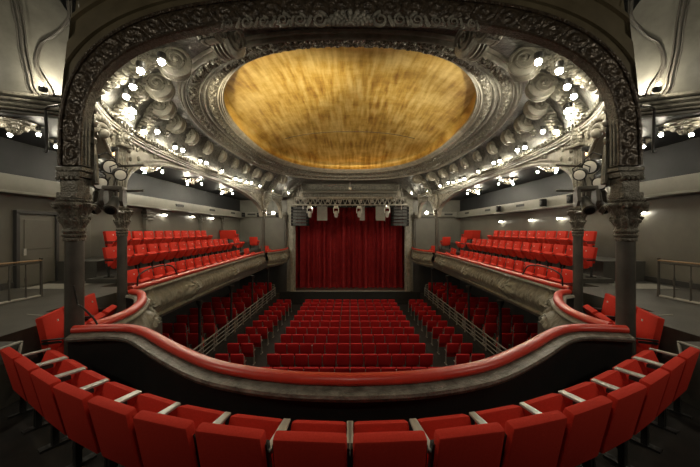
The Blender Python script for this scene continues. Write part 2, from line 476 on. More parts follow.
# pier blocks and big ornate arch near the camera
def arch_in(x): return 1.3 + 2.16 * max(0, 1 - abs(x / 4.43) ** 3) ** (1 / 3)
def arch_pt(th, a, z0, h, n=3.0):
    c_, s_ = cos(th), sin(th)
    return (-a * math.copysign(abs(c_) ** (2 / n), c_), z0 + h * abs(s_) ** (2 / n))
Y0, Y1 = 4.96, 5.12
def band_pts(a, z0, h, zb, n=160):
    """arch curve with straight legs down to zb"""
    P = []
    for i in range(10): P.append((-a, zb + (z0 - zb) * i / 10))
    for i in range(n + 1): P.append(arch_pt(pi * i / n, a, z0, h))
    for i in range(10): P.append((a, z0 - (z0 - zb) * (i + 1) / 10))
    return [Vector((x, 0, z)) for x, z in P]
inn, _ = resample(band_pts(4.43, 1.3, 2.16, 1.06), .022)
nI = len(inn)
oc = band_pts(4.80, 1.2, 2.66, 1.06)
outr = resample(oc, .001)[0]
def pick(P, t): 
    x = t * (len(P) - 1); i = min(int(x), len(P) - 2); return P[i].lerp(P[i + 1], x - i)
arch = thing('ornate_arch', 'great dark arch with carved foliage band framing the hall, nearest the camera', 'arch')
g = G(); Llen = _
NV = 22
def arch_f(u, v):
    p = pick(inn, u).lerp(pick(outr, u), .06 + .86 * v)
    h = .05 * rinceau(u * 13.3, v, .42)
    return (p.x, Y0 - h, T(p.z))
g.grid(arch_f, 620, NV); g.obj('carved_band', 'dark_orn', arch)
g = G()     # soffit with small coffers
g.grid(lambda u, v: (lambda p: (p.x * (1 - .0), Y0 - .03 + (Y1 - Y0 + .03) * v, T(p.z)))(pick(inn, u)), 300, 4, flip=True)
g.grid(lambda u, v: (lambda p: (p.x, Y0 - .03, T(p.z)))(pick(inn, u).lerp(pick(outr, u), .07 * v)), 300, 1)
g.grid(lambda u, v: (lambda p: (p.x, Y1, T(p.z)))(pick(inn, u).lerp(pick(outr, u), v)), 300, 1, flip=True)
g.grid(lambda u, v: (lambda p: (p.x, Y0 + (Y1 - Y0) * v, T(p.z)))(pick(outr, u)), 300, 1)
g.obj('soffit', 'iron_orn', arch)
g = G()
for k, (s_, r_) in enumerate(((.03, .022), (.96, .03))):
    P = [pick(inn, i / 300).lerp(pick(outr, i / 300), s_) for i in range(301)]
    g.tube([(p.x, Y0 - .02, T(p.z)) for p in P], r_, 8)
g.obj('edge_moulding', 'dark_orn', arch)
# plain wall of the arch above the band, with stepped mouldings
def arch_off(u, s_):
    p = arch_pt(pi * u, 4.86 + .0 * s_, 1.2, 2.66 + s_)
    x = max(-4.9 - .02 * s_, min(4.9 + .02 * s_, p[0] * (1 + .045 * s_)))
    return x, p[1]
wallarch = G()
steps = [(0, .0), (.16, .0), (.17, -.05), (.34, -.05), (.36, .02), (.55, .02), (.57, -.035), (.62, -.035), (.64, .03), (1.0, .03), (2.2, .03)]
def af(u, v):
    i = min(int(v * (len(steps) - 1)), len(steps) - 2); fr = v * (len(steps) - 1) - i
    s_ = steps[i][0] * (1 - fr) + steps[i + 1][0] * fr; d = steps[i][1] * (1 - fr) + steps[i + 1][1] * fr
    a = 4.86 + .0; th = pi * u
    p = arch_pt(th, a + s_ * .9, 1.2, 2.66 + s_)
    xm = 4.80 - .11 * max(0, p[1] - 2.0); x = max(-xm, min(xm, p[0]))
    return (x, Y0 + .05 + d, T(p[1]))
wallarch.grid(af, 240, len(steps) - 1)
wallarch.obj('stepped_wall', 'brown', arch)
# crest ornament at the crown of the arch
g = G()
for k in range(9):                      # central shell
    a_ = pi * (k + .5) / 9
    for q in range(5):
        r_ = .05 + .045 * q; g.ball((r_ * 1.5 * cos(a_), Y0 - .03 - .01 * q, T(arch_in(0) - .10 + r_ * .75 * sin(a_))), .022 + .008 * q, 6, 5)
for sg in (-1, 1):
    for (x, r_) in ((.50, .13), (.82, .10), (1.10, .12), (1.42, .085), (1.70, .10), (2.0, .07)):
        sp = spiral_pts((sg * x, arch_in(x) - .02), r_, 1.6, sg, pi / 2, 26, .8)
        g.tube([(p, Y0 - .03 - .03 * i / 26, T(z)) for i, (p, z) in enumerate(sp)], lambda q: r_ * .26 * (1.15 - q), 6)
        for q in range(5):
            g.ball((sg * (x + r_ * (1.1 + .12 * q)), Y0 - .03, T(arch_in(x) + .03 - .03 * q)), r_ * .28, 6, 5)
g.obj('crown_ornament', 'stone', arch)
for sx in (-1, 1):      # the piers' impost blocks over the thick columns
    g = G()
    g.box((sx * 4.62, 5.03, T(.56)), (.34, .30, .10), ch=.02)
    g.box((sx * 4.62, 5.05, T(.73)), (.30, .24, .26), ch=.03)
    g.box((sx * 4.62, 5.05, T(.91)), (.40, .28, .09), ch=.02)
    g.box((sx * 4.62, 5.06, T(1.0)), (.44, .28, .07), ch=.02)
    for k in range(5): g.ball((sx * 4.62 - .16 + .08 * k, 4.91, T(.84)), .035, 8, 6)
    g.obj('impost', 'iron_orn', arch)
    g = G()     # fluted strips on the inner face of the pier
    for k in range(2): g.tube([(sx * 4.42, 5.01 + k * .06, T(1.08)), (sx * 4.42, 5.01 + k * .06, T(1.9))], .018, 8)
    g.obj('fluting', 'stone', arch)

# pale vaults beside the arch
def vpt(x, th, off=0.): 
    return Vector((x, 2.7 + (3.05 - off) * cos(th) + .42 * (6.67 - max(5.7, abs(x))), T(2.62 + (2.0 - off) * sin(th))))
for sx in (-1, 1):
    g = G().grid(lambda u, v: vpt(sx * (5.1 + 4.65 * u), pi / 2 * v), 24, 20, flip=sx > 0)
    v_ = struct(g.obj('ceiling_vault_' + LBL[sx], 'vault'))
    for rib, offs in (([(-5.98, -1), (-6.0, 5), (-6.1, 16), (-5.9, 27), (-5.6, 32), (-5.15, 38), (-4.9, 45)], (.02, .05)),
                      ([(-6.15, -1), (-6.25, 5), (-6.25, 12), (-6.2, 22), (-6.02, 34), (-5.7, 50)], (.03, .06))):
        P = catmull([vpt(sx * -x, R(a), .03) for x, a in rib], 8)
        tr = G(); wv = .035 if offs[0] < .03 else .075
        for dx, rr in ((-wv, .014), (0, .024), (wv, .014)):
            tr.tube([p + Vector((dx, 0, 0)) for p in P], rr, 6)
        o = tr.obj('rib_moulding', 'iron', v_)
    # lower cornice of the vault and dark fascia under it
    g = G()
    for z, r_, yy in ((2.62, .045, 5.72), (2.50, .03, 5.66), (2.42, .045, 5.70), (2.33, .025, 5.68)):
        g.tube([(sx * 5.5, yy + .49, T(z)), (sx * 9.7, yy - 1.27, T(z))], r_, 8)
    g.obj('vault_cornice', 'stone', v_)
    G().box((sx * 7.6, 5.43, T(2.44)), (4.4, .08, .34), Matrix.Rotation(-sx * math.atan(.42), 3, 'Z')).obj('fascia', 'vault', v_)

# ------------------------------------------------------------------ arcade walls
ZC = 2.66
def arcade(sx, y0, y1, zs, zt, name, n=3.0, m=2.2, step=90):
    def zb(t): return zs + (zt - zs) * max(0, 1 - abs(2 * t - 1) ** n) ** (1 / m)
    g = G()
    for off, fl in ((0, sx > 0), (.22, sx < 0)):
        g.grid(lambda u, v: (sx * (XW(y0 + (y1 - y0) * u) + off), y0 + (y1 - y0) * u, T(zb(u) + (ZC - zb(u)) * v)), step, 6, flip=fl)
    g.grid(lambda u, v: (sx * (XW(y0 + (y1 - y0) * u) + .22 * v), y0 + (y1 - y0) * u, T(zb(u))), step, 1, flip=sx < 0)
    o = g.obj(name, 'stone_pale', smooth=True)
    P = [(sx * (XW(y0 + (y1 - y0) * i / step) - .03), y0 + (y1 - y0) * i / step, T(zb(i / step) + .03)) for i in range(step + 1)]
    a = G().tube(P, .05, 8)
    P2 = [(sx * (XW(y0 + (y1 - y0) * i / step) - .02), y0 + (y1 - y0) * i / step, T(min(zb(i / step) + .17, ZC - .08))) for i in range(step + 1)]
    a.tube(P2, .022, 6)
    a.obj('archivolt', 'stone', o)
    # spandrel foliage
    s = G(); random.seed(3)
    for k in range(90):
        u = random.random(); 
        if .16 < u < .84: continue
        lo = zb(u) + .28; hi = ZC - .15
        if hi - lo < .08: continue
        z = lo + (hi - lo) * random.random(); y = y0 + (y1 - y0) * u
        s.ball((sx * (XW(y) - .02), y, T(z)), .04 + .03 * random.random(), 7, 5, (.7, 1, 1.2))
    if s.v: s.obj('spandrel_relief', 'stone', o)
    return o
for sx in (-1, 1):
    nm = LBL[sx]
    struct(arcade(sx, 5.16, 7.72, .75, 2.15, 'wall_arcade_near_' + nm, 2.4, 2.0, 40))
    struct(arcade(sx, 8.08, 21.25, .9, 2.40, 'wall_arcade_' + nm))
    struct(arcade(sx, 21.6, 25.0, .9, 2.25, 'wall_arcade_far_' + nm, 2.4, 2.0, 40))
    # pilasters over columns
    for (y, w, zb_) in ((7.9, .34, .58), (21.42, .30, 1.42)):
        g = G()
        g.box((sx * (XW(y) + .06), y, T((zb_ + ZC) / 2)), (.32, w, ZC - zb_), ch=.02)
        for k in (-1, 0, 1): g.tube([(sx * (XW(y) - .10), y + k * .09, T(zb_ + .1)), (sx * (XW(y) - .10), y + k * .09, T(2.1))], .022, 6)
        g.box((sx * (XW(y) - .02), y, T(2.2)), (.40, w + .1, .08), ch=.02)
        random.seed(5)
        for k in range(26):
            a = 2 * pi * k / 13; r_ = .10 if k < 13 else .18
            g.ball((sx * (XW(y) - .14), y + r_ * cos(a), T(2.42 + r_ * 1.1 * sin(a))), .05, 7, 5)
        g.ball((sx * (XW(y) - .17), y, T(2.42)), .09, 10, 7)
        struct(g.obj('trim_%d' % (10 + (sx > 0) + (2 if y > 10 else 0)), 'stone'))
    # shell cartouche above the narrow near arch
    y = 6.5; g = G()
    for k in range(11):
        a = pi * k / 10
        g.ball((sx * (XW(y) - .12), y + .26 * cos(a), T(2.18 + .24 * sin(a))), .075, 8, 6)
        g.ball((sx * (XW(y) - .16), y + .14 * cos(a), T(2.12 + .14 * sin(a))), .06, 8, 6)
    g.ball((sx * (XW(y) - .2), y, T(2.08)), .11, 10, 7)
    tag(g.obj('shell_cartouche', 'stone_pale'), f'pale shell ornament over the narrow arch beside the near {nm} column', 'ornament', 'shell cartouches')

# ------------------------------------------------------------------ ceiling: ring, gold dome, cove, corbels
A_O, B_O, C_O, N_O = 6.0, 8.8, 14.8, 2.6
A_I, B_I, C_I, N_I = 4.92, 7.62, 14.7, 2.4
def ring_pt(ph, s_, z):
    a = sup(A_O, B_O, C_O, N_O, ph); b = sup(A_I, B_I, C_I, N_I, ph)
    p = a.lerp(b, s_); return Vector((p.x, p.y, T(z)))
# even spacing along the ellipse
PH = [2 * pi * i / 4000 for i in range(4001)]
_P = [ring_pt(p, .5, 0) for p in PH]; _L = [0]
for a, b in zip(_P, _P[1:]): _L.append(_L[-1] + (b - a).length)
CIRC = _L[-1]
import bisect
def ph_at(u):
    d = (u % 1.0) * CIRC; i = min(max(1, bisect.bisect_left(_L, d)), 4000)
    t = (d - _L[i - 1]) / max(1e-9, _L[i] - _L[i - 1]); return PH[i - 1] + t * (PH[i] - PH[i - 1])
PHU = {}
def phu(u, n):
    k = round(u * n) % n
    if (k, n) not in PHU: PHU[(k, n)] = ph_at(k / n)
    return PHU[(k, n)]
ring = thing('ceiling_ring', 'broad oval frame of carved mouldings around the gold ceiling', 'moulding')
def swept_band(name, m, prof, nu, relief=None, nv=None):
    g = G(); P = prof
    nv = nv or len(P) - 1
    def f(u, v):
        x = v * (len(P) - 1); i = min(int(x), len(P) - 2); t = x - i
        s_ = P[i][0] * (1 - t) + P[i + 1][0] * t; z = P[i][1] * (1 - t) + P[i + 1][1] * t
        if relief: z -= relief(u * CIRC, v)
        return ring_pt(phu(u, nu), s_, z)
    g.grid(f, nu, nv, cu=True, flip=True)
    return g.obj(name, m, ring)
def mould(bits):
    out = []
    for s0, s1, z0, z1, h in bits:
        for k in range(7):
            t = k / 6; out.append((s0 + (s1 - s0) * t, z0 + (z1 - z0) * t - h * sin(pi * t)))
    return out
swept_band('outer_moulding', 'stone_pale', mould([(-.02, .05, 4.0, 3.97, .05), (.05, .13, 3.93, 3.95, .09), (.13, .18, 4.0, 4.0, .04)]), 400)
swept_band('outer_relief_band', 'band', [(.18, 4.02), (.30, 3.99), (.42, 4.05)], 1600, lambda l, v: .10 * rinceau(l, v, .42), 18)
swept_band('middle_moulding', 'stone', mould([(.42, .47, 4.05, 4.06, .06), (.47, .52, 4.14, 4.16, .0), (.52, .60, 4.14, 4.16, .07)]), 400)
swept_band('inner_relief_band', 'band', [(.60, 4.2), (.72, 4.18), (.84, 4.26)], 1600, lambda l, v: .09 * rinceau(l + .2, v, .36), 18)
swept_band('inner_moulding', 'stone_pale', mould([(.84, .90, 4.26, 4.30, .05), (.90, .95, 4.33, 4.36, .04), (.95, 1.0, 4.36, 4.40, .03)]) + [(1.0, 4.48)], 400)

# gold dome
dome = thing('gold_dome', 'large shallow oval ceiling dome covered in brushed gold', 'dome')
g = G()
def rim(u, v):
    p = sup(A_I, B_I, C_I, N_I, phu(u, 300)); s_ = 1.0 + .03 * sin(pi * v)
    z = 4.42 + .62 * v
    return (p.x * s_, C_I + (p.y - C_I) * s_, T(z))
g.grid(rim, 300, 6, cu=True, flip=True); g.obj('rim_band', 'gold', dome)
g = G()
def cup(u, v):
    p = sup(A_I, B_I, C_I, N_I, phu(u, 300)); s_ = max(.002, 1 - v)
    z = 5.04 + .80 * (1 - s_ ** 2.2) ** .9 - .03 * max(0, 1 - v * 25)
    return (p.x * s_, C_I + (p.y - C_I) * s_, T(z))
g.grid(cup, 300, 40, cu=True, flip=True); g.obj('vault', 'gold', dome)
g = G()
y = 13.9
def cup_z(x, y):
    lo, hi = 0., 1.
    for _ in range(24):
        m_ = (lo + hi) / 2
        inside = (abs(x) / (A_I * m_ + 1e-6)) ** N_I + (abs(y - C_I) / (B_I * m_ + 1e-6)) ** N_I < 1
        if inside: hi = m_
        else: lo = m_
    return 5.04 + .80 * (1 - hi ** 2.2) ** .9
yj = 17.6
g.tube([(x / 10, yj, T(cup_z(x / 10, yj) - .01)) for x in range(-38, 39)], .02, 6); g.obj('seam_rod', 'brown', dome)

# cove from ring to cornice + flat ceiling
def cor_pt(ph):
    a = sup(6.6, 10.5, 14.8, 3.4, ph); z = ZC + .03
    if a.y > 20: a.x *= XW(min(a.y, 24.9)) / XWO(min(a.y, 24.9))
    if a.y < 5.14:
        a.y = 5.14; z = max(z, arch_in(a.x) + .10 if abs(a.x) < 4.3 else z)
    if a.y > 24.9:
        k = min(1, (a.y - 24.9) / .2); a.y = max(24.9, min(a.y, 25.6))
        z = z + (3.92 - z) * min(1, max(0, (5.2 - abs(a.x)) / .8))
    return Vector((a.x, a.y, T(z)))
def cove(ph, v):
    a = ring_pt(ph, 0, 4.0); b = cor_pt(ph)
    s_ = v
    p = a.lerp(b, s_); dz = (a.z - b.z)
    p.z = b.z + dz * (1 - v ** 2.4)      # flat at the ring, steep at the cornice
    return p
g = G()
def cove_f(u, v):
    p = cove(phu(u, 900), v)
    if v > .25: p.z -= .05 * nz(u * CIRC * 3, v * 6) * min(1, (v - .25) * 4) + .04 * rinceau(u * CIRC, v, .6)
    return p
g.grid(cove_f, 900, 22, cu=True)
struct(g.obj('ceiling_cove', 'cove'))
# flat strip between the cove and the proscenium + roof lid
g = G()
g.box((0, 25.9, T(3.98)), (13, 1.7, .06))
g.box((0, 14, T(6.6)), (20, 28, .1))
struct(g.obj('ceiling', 'stone', smooth=False))
# cornice moulding along the arcade
for sx in (-1, 1):
    g = G()
    ys = [5.16 + (24.9 - 5.16) * i / 160 for i in range(161)]
    for dz, r_, dx in ((0, .05, .0), (-.08, .03, -.02), (.09, .035, .03), (-.16, .05, .03)):
        g.tube([(sx * (XW(y) - .06 + dx), y, T(ZC + dz)) for y in ys], r_, 8)
    for i in range(110):
        y = 5.6 + i * .175; g.ball((sx * (XW(y) - .16), y, T(ZC + .10)), .055, 6, 5, (.8, .8, 1.3))
    struct(g.obj('trim_%d' % (16 if sx < 0 else 17), 'stone'))

# scroll corbels
def corbel(label, P, Q, w, rv):
    """P: point under the ring (ceiling), Q: point at the cornice"""
    d = Vector((Q.x - P.x, Q.y - P.y, 0)); Lh = d.length; dz = P.z - Q.z
    rz = math.atan2(d.y, d.x) - pi / 2      # local +y points outwards
    t = thing('scroll_corbel', label, 'corbel', (P.x, P.y, P.z), rz, 'scroll corbels between ceiling ring and arcade cornice')
    c1 = (rv * 1.02, -rv * .98)             # big volute
    r2 = rv * .52; c2 = (max(Lh * .55, rv * 2.3), c1[1] - rv * .20 - .1 * dz)
    r3 = rv * .42; c3 = (max(Lh - r3 * .6, c2[0] + .2), -dz + r3 * 1.1)
    # body
    top = [(c1[0], c1[1] + rv * .98), (c2[0], -.03 - .18 * dz), (c3[0], c3[1] + r3 + .15 * dz), (c3[0] + r3, c3[1])]
    bot = [(c3[0], c3[1] - r3), (c3[0] - r3 * 1.1, c3[1]), (c2[0] + r2 * .6, c2[1] - r2 * .95), (c2[0] - r2, c2[1] + r2 * .0), (c1[0] + rv * .9, c1[1] - rv * .25), (c1[0], c1[1] - rv * .9)]
    o = catmull([(0, a, b) for a, b in top], 6) + catmull([(0, a, b) for a, b in bot], 6)
    g = G().prism([(p.y, p.z) for p in o], w * .8)
    g.obj('body', 'orn', t, smooth=True)
    rotx = Matrix.Rotation(pi / 2, 3, 'Y')
    def volute(c, r, name, ww):
        g = G()
        prof = [(r * .86, -ww / 2), (r, -ww / 2 + .03), (r, -ww * .28), (r * .92, -ww * .24), (r * .97, -ww * .12), (r * .90, 0), (r * .97, ww * .12), (r * .92, ww * .24), (r, ww * .28), (r, ww / 2 - .03), (r * .86, ww / 2)]
        g.lathe(prof, 28, (0, c[0], c[1]), rot=rotx)
        for s_ in (-1, 1):
            sp = spiral_pts(c, r * .84, 2.0, -1, pi, 46)
            g.tube([(s_ * (ww / 2 + .005 + .05 * (i / len(sp))), a, b) for i, (a, b) in enumerate(sp)], lambda q: r * .11 * (1 - .45 * q), 6)
            g.ball((s_ * (ww / 2 + .04), c[0], c[1]), r * .16, 8, 6)
        g.obj(name, 'volute', t)
    volute(c1, rv, 'large_volute', w)
    volute(c2, r2, 'small_volute', w * .92)
    g = G(); random.seed(int(P.x * 100))
    nL = 9
    for k in range(nL):         # acanthus leaves trailing below
        q = k / (nL - 1); y = c1[0] + (c3[0] - c1[0]) * (.3 + .7 * q); z = c1[1] * (1 - q) + c3[1] * q - .06 - rv * .15
        for s_ in (-1, 0, 1):
            g.ball((s_ * w * .36, y, z + (.03 if s_ else 0)), .075 * rv / .3, 7, 5, (1, 1.5, .8))
    g.obj('acanthus_leaf', 'stone', t)
    return t
NC = 34
cnt = {-1: 0, 1: 0}
for k in range(NC):
    u = (k + .5) / NC; ph = ph_at(u)
    P = ring_pt(ph, -.10, 3.99); Q = cor_pt(ph)
    far = P.y > 22.6
    if far and abs(P.x) < 4.3: continue
    if P.y < 7.4 and abs(P.x) < 2.0: continue
    sx = -1 if P.x < 0 else 1
    rv = .33
    lab = 'corbel'
    # count along each side from the near arch
    idx = k if sx < 0 else NC - 1 - k
    e1 = ring_pt(ph + .01, -.10, 3.99) - ring_pt(ph - .01, -.10, 3.99); dn = Vector((e1.y, -e1.x, 0)).normalized()
    if dn.dot(Vector((P.x, P.y - C_O, 0))) < 0: dn = -dn
    if P.y > 6.6: dn = Vector((dn.x, dn.y * .45, 0)).normalized()
    if P.y > 20: dn = Vector((dn.x, dn.y * .2 , 0)).normalized()
    Lr = .5
    while Lr < 1.9:
        q = P + dn * Lr
        if abs(q.x) > XW(q.y) - .12 or q.y < 5.42 or q.y > 25.3: break
        Lr += .05
    Q2 = P + dn * Lr; Q2.z = T(ZC + .06) + (1.9 - Lr if False else 0)
    if abs(Q2.x) < 4.3 and Q2.y < 6: Q2.z = T(arch_in(Q2.x) + .12)
    Q2.z = max(Q2.z, P.z - 1.35)
    corbel(f'spiral scroll corbel on the {LBL[sx]} of the oval ceiling, {ORD[idx]} from the near arch', P, Q2, .40, rv)

# ------------------------------------------------------------------ proscenium and stage
ZS = 1.05
struct(G().box((0, FY + 1.9, ZS / 2 - .3), (11.1, 3.8, ZS + .6)).obj('floor_stage', 'stage', smooth=False))
g = G()
g.box((0, FY - .06, ZS / 2 - .1), (13.2, .1, ZS + .1))
struct(g.obj('wall_stage_front', 'black', smooth=False))
g = G().tube([(-5.3, FY - .10, ZS + .03), (5.3, FY - .10, ZS + .03)], .035, 6)
struct(g.obj('trim_20', 'edge'))
for sx in (-1, 1):
    g = G()
    g.box((sx * 5.10, FY + .0, (ZS + T(3.3)) / 2), (.34, .4, T(3.3) - ZS), ch=.03)
    g.box((sx * 5.42, FY + .1, (ZS + T(3.3)) / 2), (.34, .2, T(3.3) - ZS))
    g.box((sx * 4.88, FY + .08, (ZS + T(3.3)) / 2), (.10, .3, T(3.3) - ZS))
    struct(g.obj('trim_%d' % (21 if sx < 0 else 22), 'stone_pale', smooth=False))
g = G()
g.box((0, FY + .0, T(3.72)), (11.2, .3, .45), ch=.03)
g.box((0, FY - .2, T(3.92)), (11.4, .2, .12), ch=.02)
g.box((0, FY - .18, T(3.50)), (11.2, .14, .06))
g.box((0, FY + .1, T(3.1)), (11.2, .12, .9))
struct(g.obj('wall_proscenium_header', 'stone', smooth=False))
g = G()     # backstage shell
g.box((-5.9, 28.4, 5.3), (.1, 3.6, 10.4)); g.box((5.9, 28.4, 5.3), (.1, 3.6, 10.4)); g.box((0, 30.2, 5.3), (12, .1, 10.4))
g.box((0, 28.4, T(3.9)), (12, 3.6, .1))
struct(g.obj('wall_backstage', 'black', smooth=False))
g = G()
def cur(u, v):
    x = -5.25 + 10.5 * u; z = ZS + .02 + (T(2.6) - ZS) * v
    a = .15 + .10 * (1 - v); w = x * 11.5 + .9 * sin(x * 2.3) + .5 * sin(x * 5.1)
    y = 28.2 + a * sin(w) + .03 * sin(w * 2.3) - .16 * max(0, .06 - v) / .06
    return (x, y, z)
g.grid(cur, 520, 24); tag(g.obj('stage_curtain', 'curtain'), 'closed dark red velvet stage curtain with vertical folds', 'curtain')
# black border above curtain
G_ = G().grid(lambda u, v: (-5.2 + 10.4 * u, 27.4 + .05 * sin(u * 160), T(2.0) + 1.4 * v), 200, 1)
tag(G_.obj('black_border', 'black'), 'black pleated border cloth above the red stage curtain', 'curtain')
# rolled screen
t = thing('rolled_screen', 'long pale horizontal tube of a rolled screen above the truss', 'screen')
G().tube([(-4.4, 25.8, T(3.25)), (4.4, 25.8, T(3.25))], .15, 16).obj('roll', 'beam', t)
for x in (-4.3, 4.3):
    G().box((x, 25.8, T(3.65)), (.06, .06, .65)).obj('hanger', 'fix', t)
t = thing('small_projector', 'small pale projector hanging centrally above the stage truss', 'projector', (0, 25.0, T(3.42)))
G().box((0, 0, 0), (.26, .34, .22), ch=.03).obj('body', 'metal', t)
G().lathe([(.03, .1), (.03, .5)], 8).obj('stem', 'metal', t)
G().lathe([(.06, 0), (.06, .06)], 12, (0, -.17, -.02), rot=Matrix.Rotation(pi / 2, 3, 'X')).obj('lens', 'lens', t)

# truss
t = thing('lighting_truss', 'long aluminium lattice truss hung across the stage opening', 'truss')
yt, zt0, zt1 = 24.2, T(1.98), T(2.55)
g = G()
for (yy, zz) in ((yt - .2, zt0), (yt + .2, zt0), (yt - .2, zt1), (yt + .2, zt1)):
    g.tube([(-4.4, yy, zz), (4.4, yy, zz)], .035, 8)
g.obj('chord', 'truss', t)
g = G()
for i in range(22):
    x = -4.4 + i * .4
    for yy in (yt - .2, yt + .2):
        g.tube([(x, yy, zt0), (x + .2, yy, zt1)], .018, 6); g.tube([(x + .2, yy, zt1), (x + .4, yy, zt0)], .018, 6)
    g.tube([(x, yt - .2, zt1), (x + .2, yt + .2, zt1)], .018, 6)
g.obj('lattice', 'truss', t)
# the truss of lamps behind
g = G()
for i in range(18):
    x = -4.3 + i * .5; g.tube([(x, yt + .05, zt0), (x, yt + .05, zt0 - .12)], .02, 6)
g.obj('lamp_hook', 'truss', t)
for sx in (-1, 1):
    h = thing('chain_hoist', f'motor hoist and chain holding the {LBL[sx]} end of the truss', 'hoist', (sx * 3.95, yt, zt1 + .05))
    G().box((0, 0, .22), (.30, .26, .36), ch=.04).obj('motor', 'truss', h)
    G().tube([(0, 0, .4), (0, 0, 1.35)], .018, 6).obj('chain', 'metal', h)
    G().tube([(0, 0, .4), (.0, 0, .42)], .05, 8).obj('hook', 'metal', h)
    G().tube([(.16, -.1, .1), (.18, -.1, -1.0)], .015, 6).obj('cable', 'metal', h)

# line arrays
for sx in (-1, 1):
    t = thing('line_array', f'tall black line array of loudspeakers hanging at the {LBL[sx]} of the stage', 'loudspeaker', (sx * 4.13, 24.92, T(.28)), 0, 'hanging line arrays')
    for k in range(6):
        a = .27; z = .14 + k * a
        c = G().box((0, 0, z), (1.45, .55, a - .03), ch=.02).obj('cabinet', 'spk', t)
        b = G()
        for x in (-.36, 0, .36): b.box((x, -.285, z), (.33, .02, a - .08))
        b.obj('grille', 'fix', c)
    G().box((0, .0, 1.80), (1.3, .4, .06)).obj('rigging_frame', 'truss', t)
    for x in (-.4, .4): G().tube([(x, 0, 1.82), (x * .3, 0, 3.2)], .014, 6).obj('chain', 'metal', t)
# pale flat panels
for i, x in enumerate((-2.33, .88, 1.28, 2.55)):
    w = (.85, .42, .42, .78)[i]
    if i == 2: continue
    t = thing('acoustic_panel', f'pale flat panel hanging under the truss, {ORD[[0, 0, 0, 2][i] if i != 1 else 1]} from the left', 'panel', (x + (.15 if i == 1 else 0), 25.2, T(.75)), 0, 'pale panels under the truss')
    G().box((0, 0, .6), (w, .12, 1.2), ch=.02).obj('board', 'panel', t)
    G().tube([(0, 0, 1.2), (0, 0, 1.5)], .02, 6).obj('hanger', 'truss', t)

# moving heads below the truss
def moving_head(label, x, y, z, group):
    t = thing('moving_head_light', label, 'stage light', (x, y, z), 0, group)
    G().box((0, 0, -.10), (.34, .30, .18), ch=.03).obj('base', 'metal', t)
    G().box((0, 0, .015), (.06, .46, .05)).obj('clamp', 'fix', t)
    y_ = G(); y_.box((-.2, 0, -.38), (.06, .16, .45), ch=.02); y_.box((.2, 0, -.38), (.06, .16, .45), ch=.02); y_.box((0, 0, -.2), (.44, .16, .05)); y_.obj('yoke', 'metal', t)
    h = G().lathe([(.06, .20), (.13, .16), (.15, 0), (.15, -.20), (.12, -.26)], 18, (0, 0, -.62), rot=Matrix.Rotation(R(18), 3, 'X')).obj('head', 'metal', t)
    G().lathe([(.11, 0), (.11, -.02)], 18, (0, .0 + .08, -.89), rot=Matrix.Rotation(R(18), 3, 'X')).obj('lens', 'lens', h)
    return t
for i, x in enumerate((-3.25, -1.12, .75, 3.0)):
    moving_head(f'silver moving head light under the truss, {ORD[i]} from the left', x, yt, zt0 - .06, 'moving heads under the truss')
# small par cans along the truss
def par(label, loc, aim, s=1., group=None, lens='lens', shell='fix'):
    d = (Vector(aim) - Vector(loc)).normalized(); q = d.to_track_quat('Z', 'Y')
    t = thing('stage_spotlight', label, 'stage light', loc, 0, group)
    t.rotation_mode = 'QUATERNION'; t.rotation_quaternion = q
    G().lathe([(.03 * s, -.30 * s), (.09 * s, -.28 * s), (.12 * s, -.12 * s), (.15 * s, -.08 * s), (.16 * s, .20 * s), (.18 * s, .20 * s), (.18 * s, .235 * s), (.15 * s, .235 * s)], 20).obj('housing', shell, t)
    G().lathe([(.145 * s, .0), (.12 * s, .012), (.04 * s, .03)], 20, (0, 0, .235 * s)).obj('lens', lens, t)
    g = G()
    g.tube([(-.19 * s, 0, 0), (-.22 * s, .16 * s, -.02), (0, .30 * s, -.02), (.22 * s, .16 * s, -.02), (.19 * s, 0, 0)], .018 * s, 6); g.obj('yoke', shell, t)
    return t
random.seed(11)
for i in range(9):
    x = -3.4 + i * .85
    par(f'small spotlight clamped on the stage truss, {ORD[i]} from the left', (x, yt - .45, T(2.25) + .15 * random.random()), (x + random.uniform(-3, 3), 14, 2), .7, 'small spotlights on the truss', shell='truss', lens='panel')

